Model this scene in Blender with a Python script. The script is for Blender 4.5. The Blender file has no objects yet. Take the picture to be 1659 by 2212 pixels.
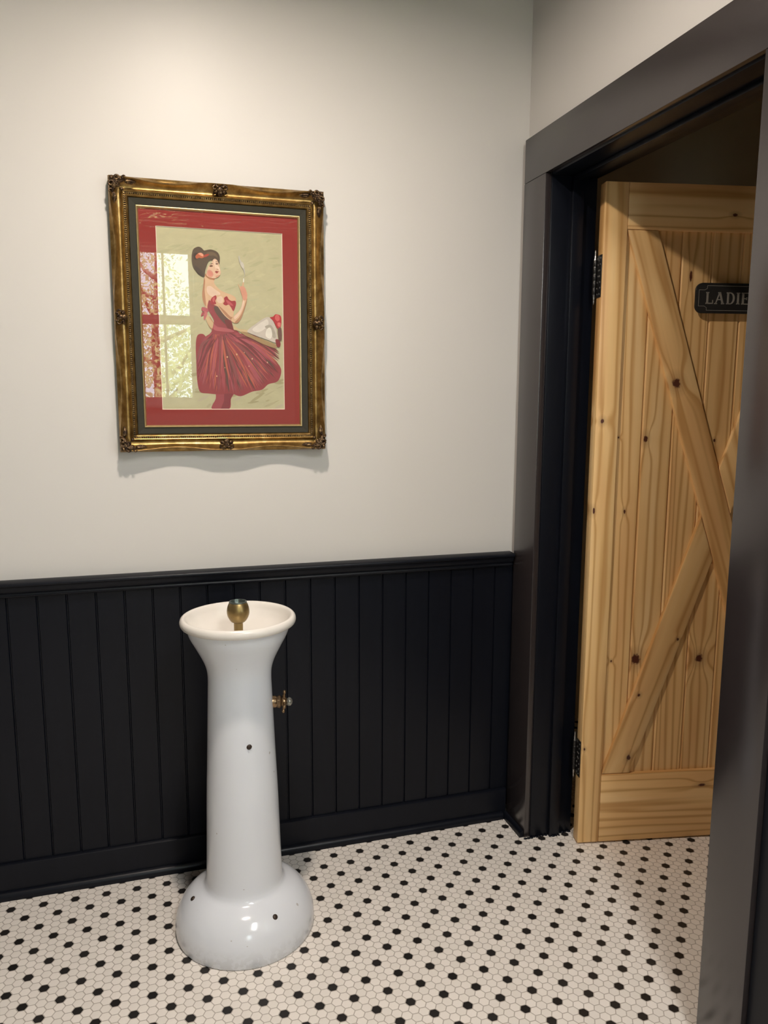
import bpy, bmesh, math, random
from mathutils import Vector, Matrix
PI = math.pi
D = bpy.data
SC = bpy.context.scene
COL = SC.collection

# ------------------------------------------------------------------ camera
cam_d = D.cameras.new('camera'); cam = D.objects.new('camera', cam_d); COL.objects.link(cam)
SC.camera = cam
cam_d.sensor_fit = 'HORIZONTAL'; cam_d.sensor_width = 36.0; cam_d.lens = 1673.5 * 36.0 / 1659.0
cam_d.clip_start = 0.02; cam_d.clip_end = 200
R_ = Vector((0.9581, -0.2863, 0.0037)); U_ = Vector((0.0391, 0.1434, 0.9889)); F_ = Vector((0.2837, 0.9473, -0.1486))
cam.matrix_world = Matrix(((R_.x, U_.x, -F_.x, 0.4484), (R_.y, U_.y, -F_.y, -2.2943), (R_.z, U_.z, -F_.z, 1.4930), (0, 0, 0, 1)))

# ------------------------------------------------------------------ exposure, world (daylight outside the windows)
SC.view_settings.view_transform = 'Standard'; SC.view_settings.look = 'None'
SC.view_settings.exposure = 0.0; SC.view_settings.gamma = 1.0; SC.view_settings.use_curve_mapping = False
SKY = 15.0          # radiance of the overcast sky
LAMP_A, FILL_B = 26.0, 34.0   # watts of the ceiling lamp and of the added fill panel
LAMP = 90.0        # radiance of the ceiling lamp's globe
SC.cycles.max_bounces = 8; SC.cycles.diffuse_bounces = 5; SC.cycles.glossy_bounces = 4
SC.cycles.transparent_max_bounces = 16; SC.cycles.sample_clamp_indirect = 8.0
SC.cycles.caustics_reflective = False; SC.cycles.caustics_refractive = False
SC.cycles.use_denoising = True
W = D.worlds.new('world'); SC.world = W; W.use_nodes = True
nt = W.node_tree; nt.nodes.clear()
wo = nt.nodes.new('ShaderNodeOutputWorld'); wb = nt.nodes.new('ShaderNodeBackground')
wb.inputs['Color'].default_value = (0.76, 0.90, 1.0, 1); wb.inputs['Strength'].default_value = SKY
nt.links.new(wb.outputs[0], wo.inputs[0])

def portal(name, loc, rot, sx, sz):
    l = D.lights.new(name, 'AREA'); l.shape = 'RECTANGLE'; l.size = sx; l.size_y = sz; l.cycles.is_portal = True
    o = D.objects.new(name, l); COL.objects.link(o); o.location = loc; o.rotation_euler = rot

# geometry of the room (metres; origin on a black floor tile by the panelled wall)
WB = 0.085       # plaster face of the panelled wall
XR = 1.640       # plaster face of the wall with the doorway
XO = 1.785       # its other face
XL = -3.40; YF = -4.25; ZC = 2.80
OX1, OY0, OY1 = 3.55, -1.75, 0.75   # room behind the doorway
D0, D1 = -0.953, -0.088             # doorway between jambs
DZ = 2.152
# windows: (far wall) x range, z range ; (doorway wall) y range, z range
WX0, WX1, WZ0, WZ1 = 0.335, 0.845, 1.42, 2.69
VY0, VY1, VZ0, VZ1 = -2.20, -1.40, 0.98, 2.30
SUN = D.lights.new('sun', 'SUN'); SUN.energy = 150.0; SUN.angle = math.radians(2.0); SUN.color = (1.0, 0.95, 0.84)
so = D.objects.new('sun', SUN); COL.objects.link(so); so.rotation_euler = Vector((0.20, -0.75, -1.0)).to_track_quat('-Z', 'Y').to_euler()
portal('daylight_portal', ((WX0 + WX1) / 2, YF - 0.16, (WZ0 + WZ1) / 2), (PI / 2, 0, 0), WX1 - WX0, WZ1 - WZ0)
portal('daylight_portal', (XR + 0.16, (VY0 + VY1) / 2, (VZ0 + VZ1) / 2), (PI / 2, 0, PI / 2), VY1 - VY0, VZ1 - VZ0)

# ------------------------------------------------------------------ colour and material helpers
def lin(c):
    c = c / 255.0
    return c / 12.92 if c <= 0.04045 else ((c + 0.055) / 1.055) ** 2.4
def L3(r, g, b, k=1.0): return (lin(r) * k, lin(g) * k, lin(b) * k, 1)

class N:
    """small node-graph writer"""
    def __init__(s, name):
        s.m = D.materials.new(name); s.m.use_nodes = True; s.t = s.m.node_tree; s.t.nodes.clear()
        s.out = s.t.nodes.new('ShaderNodeOutputMaterial'); s.b = s.t.nodes.new('ShaderNodeBsdfPrincipled')
        s.t.links.new(s.b.outputs[0], s.out.inputs[0])
    def n(s, typ, ins=None, **kw):
        x = s.t.nodes.new(typ)
        for k, v in kw.items(): setattr(x, k, v)
        for k, v in (ins or {}).items(): s.put(x.inputs[k], v)
        return x
    def put(s, sock, v):
        if isinstance(v, bpy.types.NodeSocket): s.t.links.new(v, sock)
        elif isinstance(v, bpy.types.Node): s.t.links.new(v.outputs[0], sock)
        else: sock.default_value = v
    def M(s, op, a, b=0.0, c=0.0, clamp=False):
        x = s.n('ShaderNodeMath', operation=op, use_clamp=clamp); s.put(x.inputs[0], a); s.put(x.inputs[1], b); s.put(x.inputs[2], c)
        return x.outputs[0]
    def V(s, op, a, b=(0, 0, 0)):
        x = s.n('ShaderNodeVectorMath', operation=op); s.put(x.inputs[0], a)
        if op == 'SCALE': s.put(x.inputs['Scale'], b)
        else: s.put(x.inputs[1], b)
        return x.outputs['Value'] if op in ('LENGTH', 'DOT_PRODUCT', 'DISTANCE') else x.outputs[0]
    def mix(s, f, a, b):
        x = s.n('ShaderNodeMix', data_type='RGBA'); s.put(x.inputs[0], f); s.put(x.inputs[6], a); s.put(x.inputs[7], b)
        return x.outputs[2]
    def noise(s, vec, scale, detail=3.0, rough=0.5, dist=0.0):
        x = s.n('ShaderNodeTexNoise'); s.put(x.inputs['Vector'], vec); x.inputs['Scale'].default_value = scale
        x.inputs['Detail'].default_value = detail; x.inputs['Roughness'].default_value = rough; x.inputs['Distortion'].default_value = dist
        return x.outputs[0]
    def ramp(s, v, stops):
        x = s.n('ShaderNodeValToRGB'); s.put(x.inputs[0], v); e = x.color_ramp.elements
        while len(e) < len(stops): e.new(0.5)
        for q, (p, c) in zip(e, stops): q.position = p; q.color = c
        return x.outputs[0]
    def obj(s): return s.n('ShaderNodeTexCoord').outputs['Object']
    def sep(s, v):
        x = s.n('ShaderNodeSeparateXYZ'); s.put(x.inputs[0], v); return x.outputs
    def comb(s, x, y, z):
        c = s.n('ShaderNodeCombineXYZ'); s.put(c.inputs[0], x); s.put(c.inputs[1], y); s.put(c.inputs[2], z); return c.outputs[0]
    def bump(s, h, strength, dist):
        x = s.n('ShaderNodeBump'); s.put(x.inputs['Height'], h); x.inputs['Strength'].default_value = strength; x.inputs['Distance'].default_value = dist
        s.put(s.b.inputs['Normal'], x); return x
    def set(s, **kw):
        for k, v in kw.items():
            s.put(s.b.inputs[{'col': 'Base Color', 'rough': 'Roughness', 'metal': 'Metallic', 'spec': 'Specular IOR Level', 'coat': 'Coat Weight', 'coatr': 'Coat Roughness', 'em': 'Emission Color', 'ems': 'Emission Strength', 'ior': 'IOR'}[k]], v)
        return s.m

def plain(name, col, rough=0.5, metal=0.0, var=0.06, scale=20.0, spec=0.5, coat=0.0, bump=0.0, stretch=(1, 1, 1)):
    g = N(name); p = g.obj(); p = g.V('MULTIPLY', p, stretch)
    f = g.noise(p, scale, 3.0)
    c2 = tuple(max(0, v * (1 - 3 * var)) for v in col[:3]) + (1,)
    g.set(col=g.mix(f, col, c2), rough=rough, metal=metal, spec=spec, coat=coat)
    if bump: g.bump(g.noise(p, scale * 6, 3.0), bump, 0.001)
    return g.m

MAT = {}
def make_paint():
    g = N('cream satin wall paint'); p = g.obj()
    f = g.noise(p, 1.3, 2.0)
    c = g.mix(f, (0.672, 0.644, 0.606, 1), (0.655, 0.627, 0.590, 1))
    g.set(col=c, rough=0.42, spec=0.35)
    g.bump(g.noise(p, 260.0, 2.0), 0.06, 0.0006)
    MAT['wall'] = g.m
make_paint()
MAT['room'] = plain('olive beige paint', (0.66, 0.57, 0.42, 1), 0.6, var=0.02, scale=2)
MAT['ceil'] = None
def make_ceiling():
    g = N('white pressed metal ceiling'); p = g.obj()
    w = g.n('ShaderNodeTexWave', wave_type='RINGS', rings_direction='Z'); g.put(w.inputs['Vector'], p)
    w.inputs['Scale'].default_value = 1.9; w.inputs['Distortion'].default_value = 9.0; w.inputs['Detail'].default_value = 1.0; w.inputs['Detail Scale'].default_value = 2.2
    g.set(col=(0.95, 0.93, 0.90, 1), rough=0.05, metal=1.0)
    g.bump(w.outputs['Fac'], 1.0, 0.040)
    MAT['ceil'] = g.m
make_ceiling()
def make_black():
    g = N('black satin trim paint'); p = g.obj()
    q = g.V('MULTIPLY', p, (1, 1, 0.12))
    f = g.noise(q, 60.0, 4.0)
    g.set(col=g.mix(f, (0.0034, 0.0042, 0.0072, 1), (0.0058, 0.0070, 0.0115, 1)), rough=0.33, spec=0.22)
    g.bump(g.noise(q, 90.0, 4.0), 0.16, 0.0008)
    MAT['black'] = g.m
    g = N('black brushed casing paint'); p = g.obj()
    f = g.noise(p, 30.0, 3.0)
    g.set(col=g.mix(f, (0.024, 0.0185, 0.0185, 1), (0.030, 0.0235, 0.0235, 1)), rough=0.25, spec=0.92)
    g.bump(g.noise(p, 200.0, 3.0), 0.05, 0.0004)
    MAT['casing'] = g.m
make_black()

def make_floor():
    g = N('white hexagon mosaic with black dots'); o = g.sep(g.obj())
    w = 0.0254; s3 = math.sqrt(3)
    u = g.M('DIVIDE', o[0], w); v = g.M('DIVIDE', o[1], w)
    def cell(ou, ov):
        a = g.M('SUBTRACT', u, ou); b = g.M('SUBTRACT', v, ov)
        cu = g.M('MULTIPLY', g.M('ROUND', g.M('DIVIDE', a, s3)), s3); cv = g.M('ROUND', b)
        gu = g.M('SUBTRACT', a, cu); gv = g.M('SUBTRACT', b, cv)
        au = g.M('ABSOLUTE', gu); av = g.M('ABSOLUTE', gv)
        d = g.M('MAXIMUM', av, g.M('ADD', g.M('MULTIPLY', au, s3 / 2), g.M('MULTIPLY', av, 0.5)))
        return d, g.M('ADD', cu, ou), g.M('ADD', cv, ov)
    d1, cu1, cv1 = cell(0, 0); d2, cu2, cv2 = cell(s3 / 2, 0.5)
    d = g.M('MINIMUM', d1, d2)
    # black where the centre is (i*sqrt3, 2j) with i+j even; those centres are all in the first set
    i = g.M('DIVIDE', cu1, s3); j = g.M('DIVIDE', cv1, 2.0)
    h = g.M('MULTIPLY', g.M('ADD', i, j), 0.5)
    def off(x): return g.M('ABSOLUTE', g.M('SUBTRACT', x, g.M('ROUND', x)))
    isb = g.M('LESS_THAN', g.M('ADD', off(j), off(h)), 0.1)
    isb = g.M('MULTIPLY', isb, g.M('LESS_THAN', d1, d2))
    tile = g.M('SMOOTH_MIN', 1.0, g.M('MULTIPLY', g.M('SUBTRACT', 0.468, d), 40.0), 0.3)
    tile = g.M('MAXIMUM', tile, 0.0)
    cid = g.comb(g.M('MULTIPLY', g.mix(g.M('LESS_THAN', d1, d2), (0, 0, 0, 1), (1, 1, 1, 1)), 1.0), 0.0, 0.0)
    cc = g.n('ShaderNodeMix', data_type='VECTOR'); g.put(cc.inputs[0], g.M('LESS_THAN', d1, d2)); g.put(cc.inputs[4], g.comb(cu2, cv2, 0.0)); g.put(cc.inputs[5], g.comb(cu1, cv1, 0.0))
    wn = g.n('ShaderNodeTexWhiteNoise', noise_dimensions='2D'); g.put(wn.inputs['Vector'], cc.outputs[1])
    white = g.mix(wn.outputs['Value'], (0.88, 0.815, 0.75, 1), (0.80, 0.745, 0.68, 1))
    dirt = g.noise(g.obj(), 3.0, 4.0)
    white = g.mix(g.M('MULTIPLY', dirt, 0.25), white, (0.74, 0.67, 0.59, 1))
    black = g.mix(wn.outputs['Value'], (0.012, 0.010, 0.009, 1), (0.022, 0.019, 0.017, 1))
    c = g.mix(isb, white, black)
    c = g.mix(tile, (0.47, 0.415, 0.36, 1), c)
    g.set(col=c, rough=g.M('ADD', 0.62, g.M('MULTIPLY', isb, -0.17)), spec=0.4)
    g.bump(tile, 0.35, 0.0012)
    MAT['floor'] = g.m
make_floor()

MAT['gold'] = None
def make_gold():
    g = N('antique gold leaf'); p = g.obj()
    f = g.noise(p, 38.0, 4.0, 0.6); f2 = g.noise(p, 400.0, 2.0)
    c = g.ramp(f, [(0.3, (0.17, 0.095, 0.028, 1)), (0.55, (0.33, 0.205, 0.068, 1)), (0.8, (0.55, 0.39, 0.17, 1))])
    g.set(col=c, rough=0.33, metal=0.85, spec=0.5); g.bump(f2, 0.15, 0.0006)
    MAT['gold'] = g.m
    g = N('dark bronzed gold'); p = g.obj(); f = g.noise(p, 120.0, 4.0, 0.65)
    c = g.ramp(f, [(0.35, (0.022, 0.013, 0.009, 1)), (0.52, (0.085, 0.048, 0.024, 1)), (0.72, (0.36, 0.24, 0.11, 1))])
    g.set(col=c, rough=0.38, metal=0.7); g.bump(f, 0.5, 0.0015)
    MAT['bronze'] = g.m
    g = N('pale gold fillet'); p = g.obj(); f = g.noise(p, 60.0, 3.0)
    g.set(col=g.mix(f, (0.72, 0.56, 0.28, 1), (0.55, 0.40, 0.18, 1)), rough=0.3, metal=0.8)
    MAT['fillet'] = g.m
make_gold()
MAT['liner'] = plain('dark olive linen liner', (0.050, 0.047, 0.035, 1), 0.85, var=0.1, scale=300, spec=0.25, bump=0.4)
MAT['mat'] = plain('red mount board', (0.285, 0.036, 0.030, 1), 0.8, var=0.02, scale=200, spec=0.25)
MAT['matcore'] = plain('cream bevel core', (0.86, 0.72, 0.60, 1), 0.7, var=0.02)
MAT['porcelain'] = None
def make_porcelain():
    g = N('white enamelled porcelain'); p = g.obj(); z = g.sep(p)[2]
    f = g.noise(p, 9.0, 4.0); f2 = g.noise(p, 70.0, 3.0)
    c = g.mix(g.M('MULTIPLY', f, 0.35), (0.75, 0.77, 0.81, 1), (0.68, 0.70, 0.735, 1))
    low = g.M('MULTIPLY', g.M('SUBTRACT', 1.0, g.M('MULTIPLY', z, 18.0), clamp=True), g.M('GREATER_THAN', f2, 0.50))
    c = g.mix(g.M('MULTIPLY', low, 0.30), c, (0.45, 0.44, 0.43, 1))
    sp = g.M('GREATER_THAN', g.noise(p, 55.0, 1.0), 0.80)
    c = g.mix(g.M('MULTIPLY', sp, 0.6), c, (0.35, 0.30, 0.25, 1))
    g.set(col=c, rough=0.13, spec=0.5); g.bump(f, 0.10, 0.01)
    MAT['porcelain'] = g.m
    g = N('warm white basin enamel'); p = g.obj(); f = g.noise(p, 14.0, 4.0)
    g.set(col=g.mix(f, (0.80, 0.755, 0.70, 1), (0.70, 0.66, 0.60, 1)), rough=0.22, spec=0.5)
    MAT['basin'] = g.m
make_porcelain()
MAT['brass'] = plain('aged brass', (0.34, 0.24, 0.10, 1), 0.36, 0.85, var=0.14, scale=60, bump=0.15)
MAT['brass_bright'] = plain('worn bright brass', (0.38, 0.25, 0.14, 1), 0.28, 0.9, var=0.14, scale=160)
MAT['greyrim'] = plain('verdigris grey metal', (0.16, 0.19, 0.17, 1), 0.3, 0.8, var=0.14, scale=80)
MAT['rust'] = plain('rusty dark bolt', (0.055, 0.035, 0.025, 1), 0.5, 0.4, var=0.15, scale=150)
MAT['iron'] = plain('black cast hinge metal', (0.05, 0.046, 0.042, 1), 0.32, 0.75, var=0.15, scale=180, bump=0.3)
MAT['steel'] = plain('bright hinge steel', (0.45, 0.44, 0.42, 1), 0.28, 0.95, var=0.1, scale=200)
MAT['plaque'] = plain('matte black plaque', (0.014, 0.014, 0.014, 1), 0.45, var=0.1, scale=90, bump=0.15)
MAT['letter'] = plain('aged silver lettering', (0.33, 0.31, 0.27, 1), 0.55, 0.2, var=0.08, scale=120)
MAT['whitepaint'] = plain('white window paint', (0.80, 0.78, 0.74, 1), 0.4, var=0.02)
MAT['crystal'] = plain('clear glass knob', (0.30, 0.29, 0.25, 1), 0.08, 0.5, var=0.02)
MAT['grass'] = plain('grass outside', (0.10, 0.17, 0.05, 1), 0.9, var=0.2, scale=3)
MAT['bark'] = plain('grey brown bark', (0.12, 0.085, 0.06, 1), 0.9, var=0.2, scale=12, bump=0.5)
def make_leaf():
    g = N('spring leaves'); oi = g.obj()
    f = g.noise(oi, 1.2, 3.0); f2 = g.noise(oi, 9.0, 1.0)
    c = g.mix(f, (0.66, 0.72, 0.40, 1), (0.34, 0.46, 0.26, 1)); c = g.mix(g.M('MULTIPLY', f2, 0.5), c, (0.72, 0.62, 0.30, 1))
    d = g.n('ShaderNodeBsdfDiffuse', {'Color': c}); t = g.n('ShaderNodeBsdfTranslucent', {'Color': c})
    x = g.n('ShaderNodeMixShader', {0: 0.5, 1: d.outputs[0], 2: t.outputs[0]})
    g.put(g.out.inputs[0], x.outputs[0]); MAT['leaf'] = g.m
make_leaf()
def make_glass(name='clear pane glass', ior=0.05, tint=(0.96, 0.98, 0.97, 1)):
    g = N(name)
    ge = g.n('ShaderNodeNewGeometry'); cs = g.M('ABSOLUTE', g.V('DOT_PRODUCT', ge.outputs['Normal'], ge.outputs['Incoming']))
    fr = g.M('ADD', ior, g.M('MULTIPLY', 1.0 - ior, g.M('POWER', g.M('SUBTRACT', 1.0, cs, clamp=True), 5.0)))
    t = g.n('ShaderNodeBsdfTransparent', {'Color': tint}); s = g.n('ShaderNodeBsdfGlossy', {'Roughness': 0.0})
    x = g.n('ShaderNodeMixShader', {0: fr, 1: t.outputs[0], 2: s.outputs[0]})
    g.put(g.out.inputs[0], x.outputs[0]); return g.m
MAT['glass'] = make_glass()
MAT['pictureglass'] = make_glass('picture glass', 0.052, (0.985, 0.99, 0.985, 1))
def make_print():
    g = N('colour lithograph'); a = g.n('ShaderNodeAttribute'); a.attribute_name = 'Ink'
    p = g.obj(); q = g.V('MULTIPLY', p, (1, 1, 1.6))
    f = g.noise(q, 14.0, 5.0, 0.6, 0.6); f2 = g.noise(q, 60.0, 3.0)
    k = g.M('ADD', 0.80, g.M('MULTIPLY', g.M('ADD', g.M('MULTIPLY', f, 0.7), g.M('MULTIPLY', f2, 0.3)), 0.40))
    g.set(col=g.V('SCALE', a.outputs['Color'], k), rough=0.6, spec=0.3); MAT['print'] = g.m
make_print()
def make_bulb():
    g = N('lit opal globe'); e = g.n('ShaderNodeEmission', {'Color': (1.0, 0.88, 0.76, 1), 'Strength': LAMP}); g.put(g.out.inputs[0], e.outputs[0])
    MAT['globe'] = g.m
    g = N('fill panel glow'); e = g.n('ShaderNodeEmission', {'Color': (0.90, 0.955, 1.0, 1), 'Strength': 8.0}); g.put(g.out.inputs[0], e.outputs[0])  # glowing face of the added fill panel
    MAT['panel'] = g.m
    g = N('lit white dome'); e = g.n('ShaderNodeEmission', {'Color': (1.0, 0.965, 0.93, 1), 'Strength': LAMP}); g.put(g.out.inputs[0], e.outputs[0])
    MAT['globe2'] = g.m
make_bulb()

def wood(name, tone=0.0, knots=(), across=1.0, seed=0.0, density=1.0):
    """knotty pine; local Z runs along the grain, local X across the board"""
    g = N(name); o = g.sep(g.obj())
    sx = g.M('ADD', o[0], seed * 3.17); sy = g.M('ADD', o[1], seed * 1.7); z0 = o[2]
    wx = sx; dark = None
    for (kx, kz, kr, *sq) in knots:
        ks = sq[0] if sq else 1.3
        dx = g.M('SUBTRACT', o[0], kx); dz = g.M('DIVIDE', g.M('SUBTRACT', o[2], kz), ks)
        r = g.M('SQRT', g.M('ADD', g.M('MULTIPLY', dx, dx), g.M('MULTIPLY', dz, dz)))
        inf = g.M('EXPONENT', g.M('MULTIPLY', g.M('MULTIPLY', r, r), -1.0 / (kr * kr * 9)))
        wx = g.M('ADD', wx, g.M('MULTIPLY', g.M('MULTIPLY', inf, dx), 1.9))
        nn = g.M('MULTIPLY', g.M('SUBTRACT', g.noise(g.obj(), 120.0, 2.0), 0.5), kr * 0.8)
        core = g.M('SUBTRACT', 1.0, g.M('DIVIDE', g.M('SUBTRACT', g.M('ADD', r, nn), kr * 0.55), kr * 0.45), clamp=True)
        halo = g.M('MULTIPLY', g.M('SUBTRACT', 1.0, g.M('DIVIDE', r, kr * 2.4), clamp=True), 0.45)
        k = g.M('MAXIMUM', core, halo)
        dark = k if dark is None else g.M('MAXIMUM', dark, k)
    vec = g.comb(wx, sy, g.M('MULTIPLY', z0, 0.045))
    n1 = g.noise(vec, 9.0, 3.0, 0.55)
    rings = g.M('MULTIPLY_ADD', wx, 95.0 * density, g.M('MULTIPLY', n1, 13.0))
    wv = g.M('ADD', 0.5, g.M('MULTIPLY', g.M('SINE', g.M('MULTIPLY', rings, 2.2)), 0.5))
    line = g.M('POWER', wv, 4.0)
    broad = g.noise(g.comb(wx, sy, g.M('MULTIPLY', z0, 0.10)), 16.0, 2.0)
    fine = g.noise(g.comb(g.M('MULTIPLY', sx, 1.0), sy, g.M('MULTIPLY', z0, 0.02)), 420.0, 2.0)
    k = 1.29 + tone
    c = g.ramp(broad, [(0.30, (0.60 * k, 0.345 * k, 0.145 * k, 1)), (0.50, (0.66 * k, 0.425 * k, 0.185 * k, 1)), (0.72, (0.69 * k, 0.48 * k, 0.235 * k, 1))])
    c = g.mix(g.M('MULTIPLY', line, 0.74), c, (0.40 * k, 0.19 * k, 0.05 * k, 1))
    c = g.mix(g.M('MULTIPLY', fine, 0.16), c, (0.40 * k, 0.25 * k, 0.11 * k, 1))
    if dark is not None:
        c = g.mix(dark, c, (0.085, 0.022, 0.010, 1))
    g.set(col=c, rough=0.42, spec=0.42)
    g.bump(g.M('ADD', g.M('MULTIPLY', line, 0.5), fine), 0.12, 0.0006)
    return g.m

# ------------------------------------------------------------------ mesh helpers
def link(name, me, mats=None, parent=None, loc=None, rot=None):
    o = D.objects.new(name, me); COL.objects.link(o)
    if mats is not None and me is not None:
        for m in (mats if isinstance(mats, (list, tuple)) else [mats]): me.materials.append(m)
    if loc is not None: o.location = loc
    if rot is not None: o.rotation_euler = rot
    if parent is not None: o.parent = parent
    return o
def tag(o, label=None, cat=None, group=None, kind=None):
    if label: o['label'] = label
    if cat: o['category'] = cat
    if group: o['group'] = group
    if kind: o['kind'] = kind
    return o
def empty(name, loc=(0, 0, 0), rot=(0, 0, 0)):
    o = D.objects.new(name, None); COL.objects.link(o); o.location = loc; o.rotation_euler = rot; o.empty_display_size = 0.1
    return o
class MB:
    def __init__(s): s.v = []; s.f = []; s.mi = []
    def add(s, vs, fs, mi=0):
        b = len(s.v); s.v += [tuple(v) for v in vs]; s.f += [tuple(i + b for i in f) for f in fs]; s.mi += [mi] * len(fs); return s
    def box(s, x0, x1, y0, y1, z0, z1, bev=0.0, mi=0):
        if bev <= 0:
            return s.add([(x0, y0, z0), (x1, y0, z0), (x1, y1, z0), (x0, y1, z0), (x0, y0, z1), (x1, y0, z1), (x1, y1, z1), (x0, y1, z1)],
                         [(0, 3, 2, 1), (4, 5, 6, 7), (0, 1, 5, 4), (1, 2, 6, 5), (2, 3, 7, 6), (3, 0, 4, 7)], mi)
        bm = bmesh.new(); bmesh.ops.create_cube(bm, size=1.0)
        for v in bm.verts: v.co = Vector(((x0 + x1) / 2 + v.co.x * (x1 - x0), (y0 + y1) / 2 + v.co.y * (y1 - y0), (z0 + z1) / 2 + v.co.z * (z1 - z0)))
        bmesh.ops.bevel(bm, geom=bm.edges[:], offset=bev, segments=2, profile=0.5, affect='EDGES')
        return s.bm(bm, mi)
    def bm(s, bm, mi=0):
        bm.verts.index_update(); s.add([v.co[:] for v in bm.verts], [[v.index for v in f.verts] for f in bm.faces], mi); bm.free(); return s
    def prism(s, poly, axis, a, b, mi=0):
        """extrude a closed 2D polygon along axis ('x','y','z') from a to b"""
        n = len(poly)
        def p3(p, t): return {'x': (t, p[0], p[1]), 'y': (p[0], t, p[1]), 'z': (p[0], p[1], t)}[axis]
        vs = [p3(p, a) for p in poly] + [p3(p, b) for p in poly]
        fs = [tuple(range(n)), tuple(range(2 * n - 1, n - 1, -1))] + [(i, (i + 1) % n + 0, (i + 1) % n + n, i + n) for i in range(n)]
        return s.add(vs, fs, mi)
    def lathe(s, prof, segs=64, c=(0, 0, 0), mi=0, closed=False):
        vs = []; fs = []; n = len(prof)
        for r, z in prof:
            for k in range(segs):
                a = 2 * PI * k / segs; vs.append((c[0] + r * math.cos(a), c[1] + r * math.sin(a), c[2] + z))
        for i in range(n - 1):
            for k in range(segs):
                k2 = (k + 1) % segs; fs.append((i * segs + k, i * segs + k2, (i + 1) * segs + k2, (i + 1) * segs + k))
        return s.add(vs, fs, mi)
    def tube(s, pts, rad, segs=10, mi=0):
        """tube along points; rad a number or one per point"""
        pts = [Vector(p) for p in pts]; vs = []; fs = []
        rr = rad if isinstance(rad, (list, tuple)) else [rad] * len(pts)
        up = Vector((0, 0, 1))
        for i, p in enumerate(pts):
            t = (pts[min(i + 1, len(pts) - 1)] - pts[max(i - 1, 0)]).normalized()
            a = t.cross(up)
            if a.length < 1e-3: a = t.cross(Vector((1, 0, 0)))
            a.normalize(); b = t.cross(a)
            for k in range(segs):
                w = 2 * PI * k / segs; vs.append(p + (a * math.cos(w) + b * math.sin(w)) * rr[i])
        for i in range(len(pts) - 1):
            for k in range(segs):
                k2 = (k + 1) % segs; fs.append((i * segs + k, i * segs + k2, (i + 1) * segs + k2, (i + 1) * segs + k))
        fs.append(tuple(range(segs))[::-1]); fs.append(tuple(range((len(pts) - 1) * segs, len(pts) * segs)))
        return s.add(vs, fs, mi)
    def ball(s, c, r, sc=(1, 1, 1), segs=12, rings=8, mi=0):
        bm = bmesh.new(); bmesh.ops.create_uvsphere(bm, u_segments=segs, v_segments=rings, radius=r)
        for v in bm.verts: v.co = Vector((c[0] + v.co.x * sc[0], c[1] + v.co.y * sc[1], c[2] + v.co.z * sc[2]))
        return s.bm(bm, mi)
    def build(s, name, mats, parent=None, smooth=35, loc=None, rot=None):
        me = D.meshes.new(name); me.from_pydata(s.v, [], s.f); me.update()
        bm = bmesh.new(); bm.from_mesh(me); bmesh.ops.recalc_face_normals(bm, faces=bm.faces[:]) if smooth is not None else None
        bm.to_mesh(me); bm.free()
        o = link(name, me, mats, parent, loc, rot)
        if any(s.mi):
            for p, m in zip(me.polygons, s.mi): p.material_index = m
        if smooth:
            me.shade_smooth(); me.set_sharp_from_angle(angle=math.radians(smooth))
        return o

# ------------------------------------------------------------------ the room shell
T = 0.16
tag(MB().box(XL - T, OX1 + T, YF - T, OY1 + 0.15, -0.12, 0.0).build('floor', MAT['floor'], smooth=None), 'white hexagon mosaic tile floor with rows of black dots', 'floor', kind='structure')
tag(MB().box(XL - T, OX1 + T, YF - T, OY1 + 0.15, ZC, ZC + 0.12).build('ceiling', MAT['ceil'], smooth=None), 'white pressed metal ceiling overhead', 'ceiling', kind='structure')
tag(MB().box(XL - T, XO, WB, WB + 0.15, 0, ZC).build('wall_back', MAT['wall'], smooth=None), 'cream painted wall behind the framed picture and fountain', 'wall', kind='structure')
tag(MB().box(XL - T, XL, YF - T, WB, 0, ZC).build('wall_left', MAT['wall'], smooth=None), 'cream painted wall on the left side of the room', 'wall', kind='structure')
mb = MB()
mb.box(XL, WX0, YF - T, YF, 0, ZC).box(WX1, XR, YF - T, YF, 0, ZC).box(WX0, WX1, YF - T, YF, 0, WZ0).box(WX0, WX1, YF - T, YF, WZ1, ZC)
tag(mb.build('wall_front', MAT['wall'], smooth=None), 'cream wall with a small sash window behind the camera', 'wall', kind='structure')
mb = MB()
RO0, RO1, ROZ = D0 - 0.02, D1 + 0.02, DZ + 0.02
mb.box(XR, XO, RO1, WB, 0, ZC).box(XR, XO, VY1, RO0, 0, ZC).box(XR, XO, RO0, RO1, ROZ, ZC)
mb.box(XR, XO, YF - T, VY0, 0, ZC).box(XR, XO, VY0, VY1, 0, VZ0).box(XR, XO, VY0, VY1, VZ1, ZC)
tag(mb.build('wall_right', MAT['wall'], smooth=None), 'cream painted wall holding the black framed doorway', 'wall', kind='structure')
mb = MB().box(XO, OX1 + T, OY1, OY1 + 0.15, 0, ZC).box(OX1, OX1 + T, OY0 - 0.15, OY1, 0, ZC).box(XO, OX1, OY0 - 0.15, OY0, 0, ZC).box(XO, XO + 0.012, WB + 0.15, OY1, 0, ZC)
tag(mb.build('wall_restroom', MAT['room'], smooth=None), 'unlit beige wall of the room behind the pine door', 'wall', kind='structure')

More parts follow.
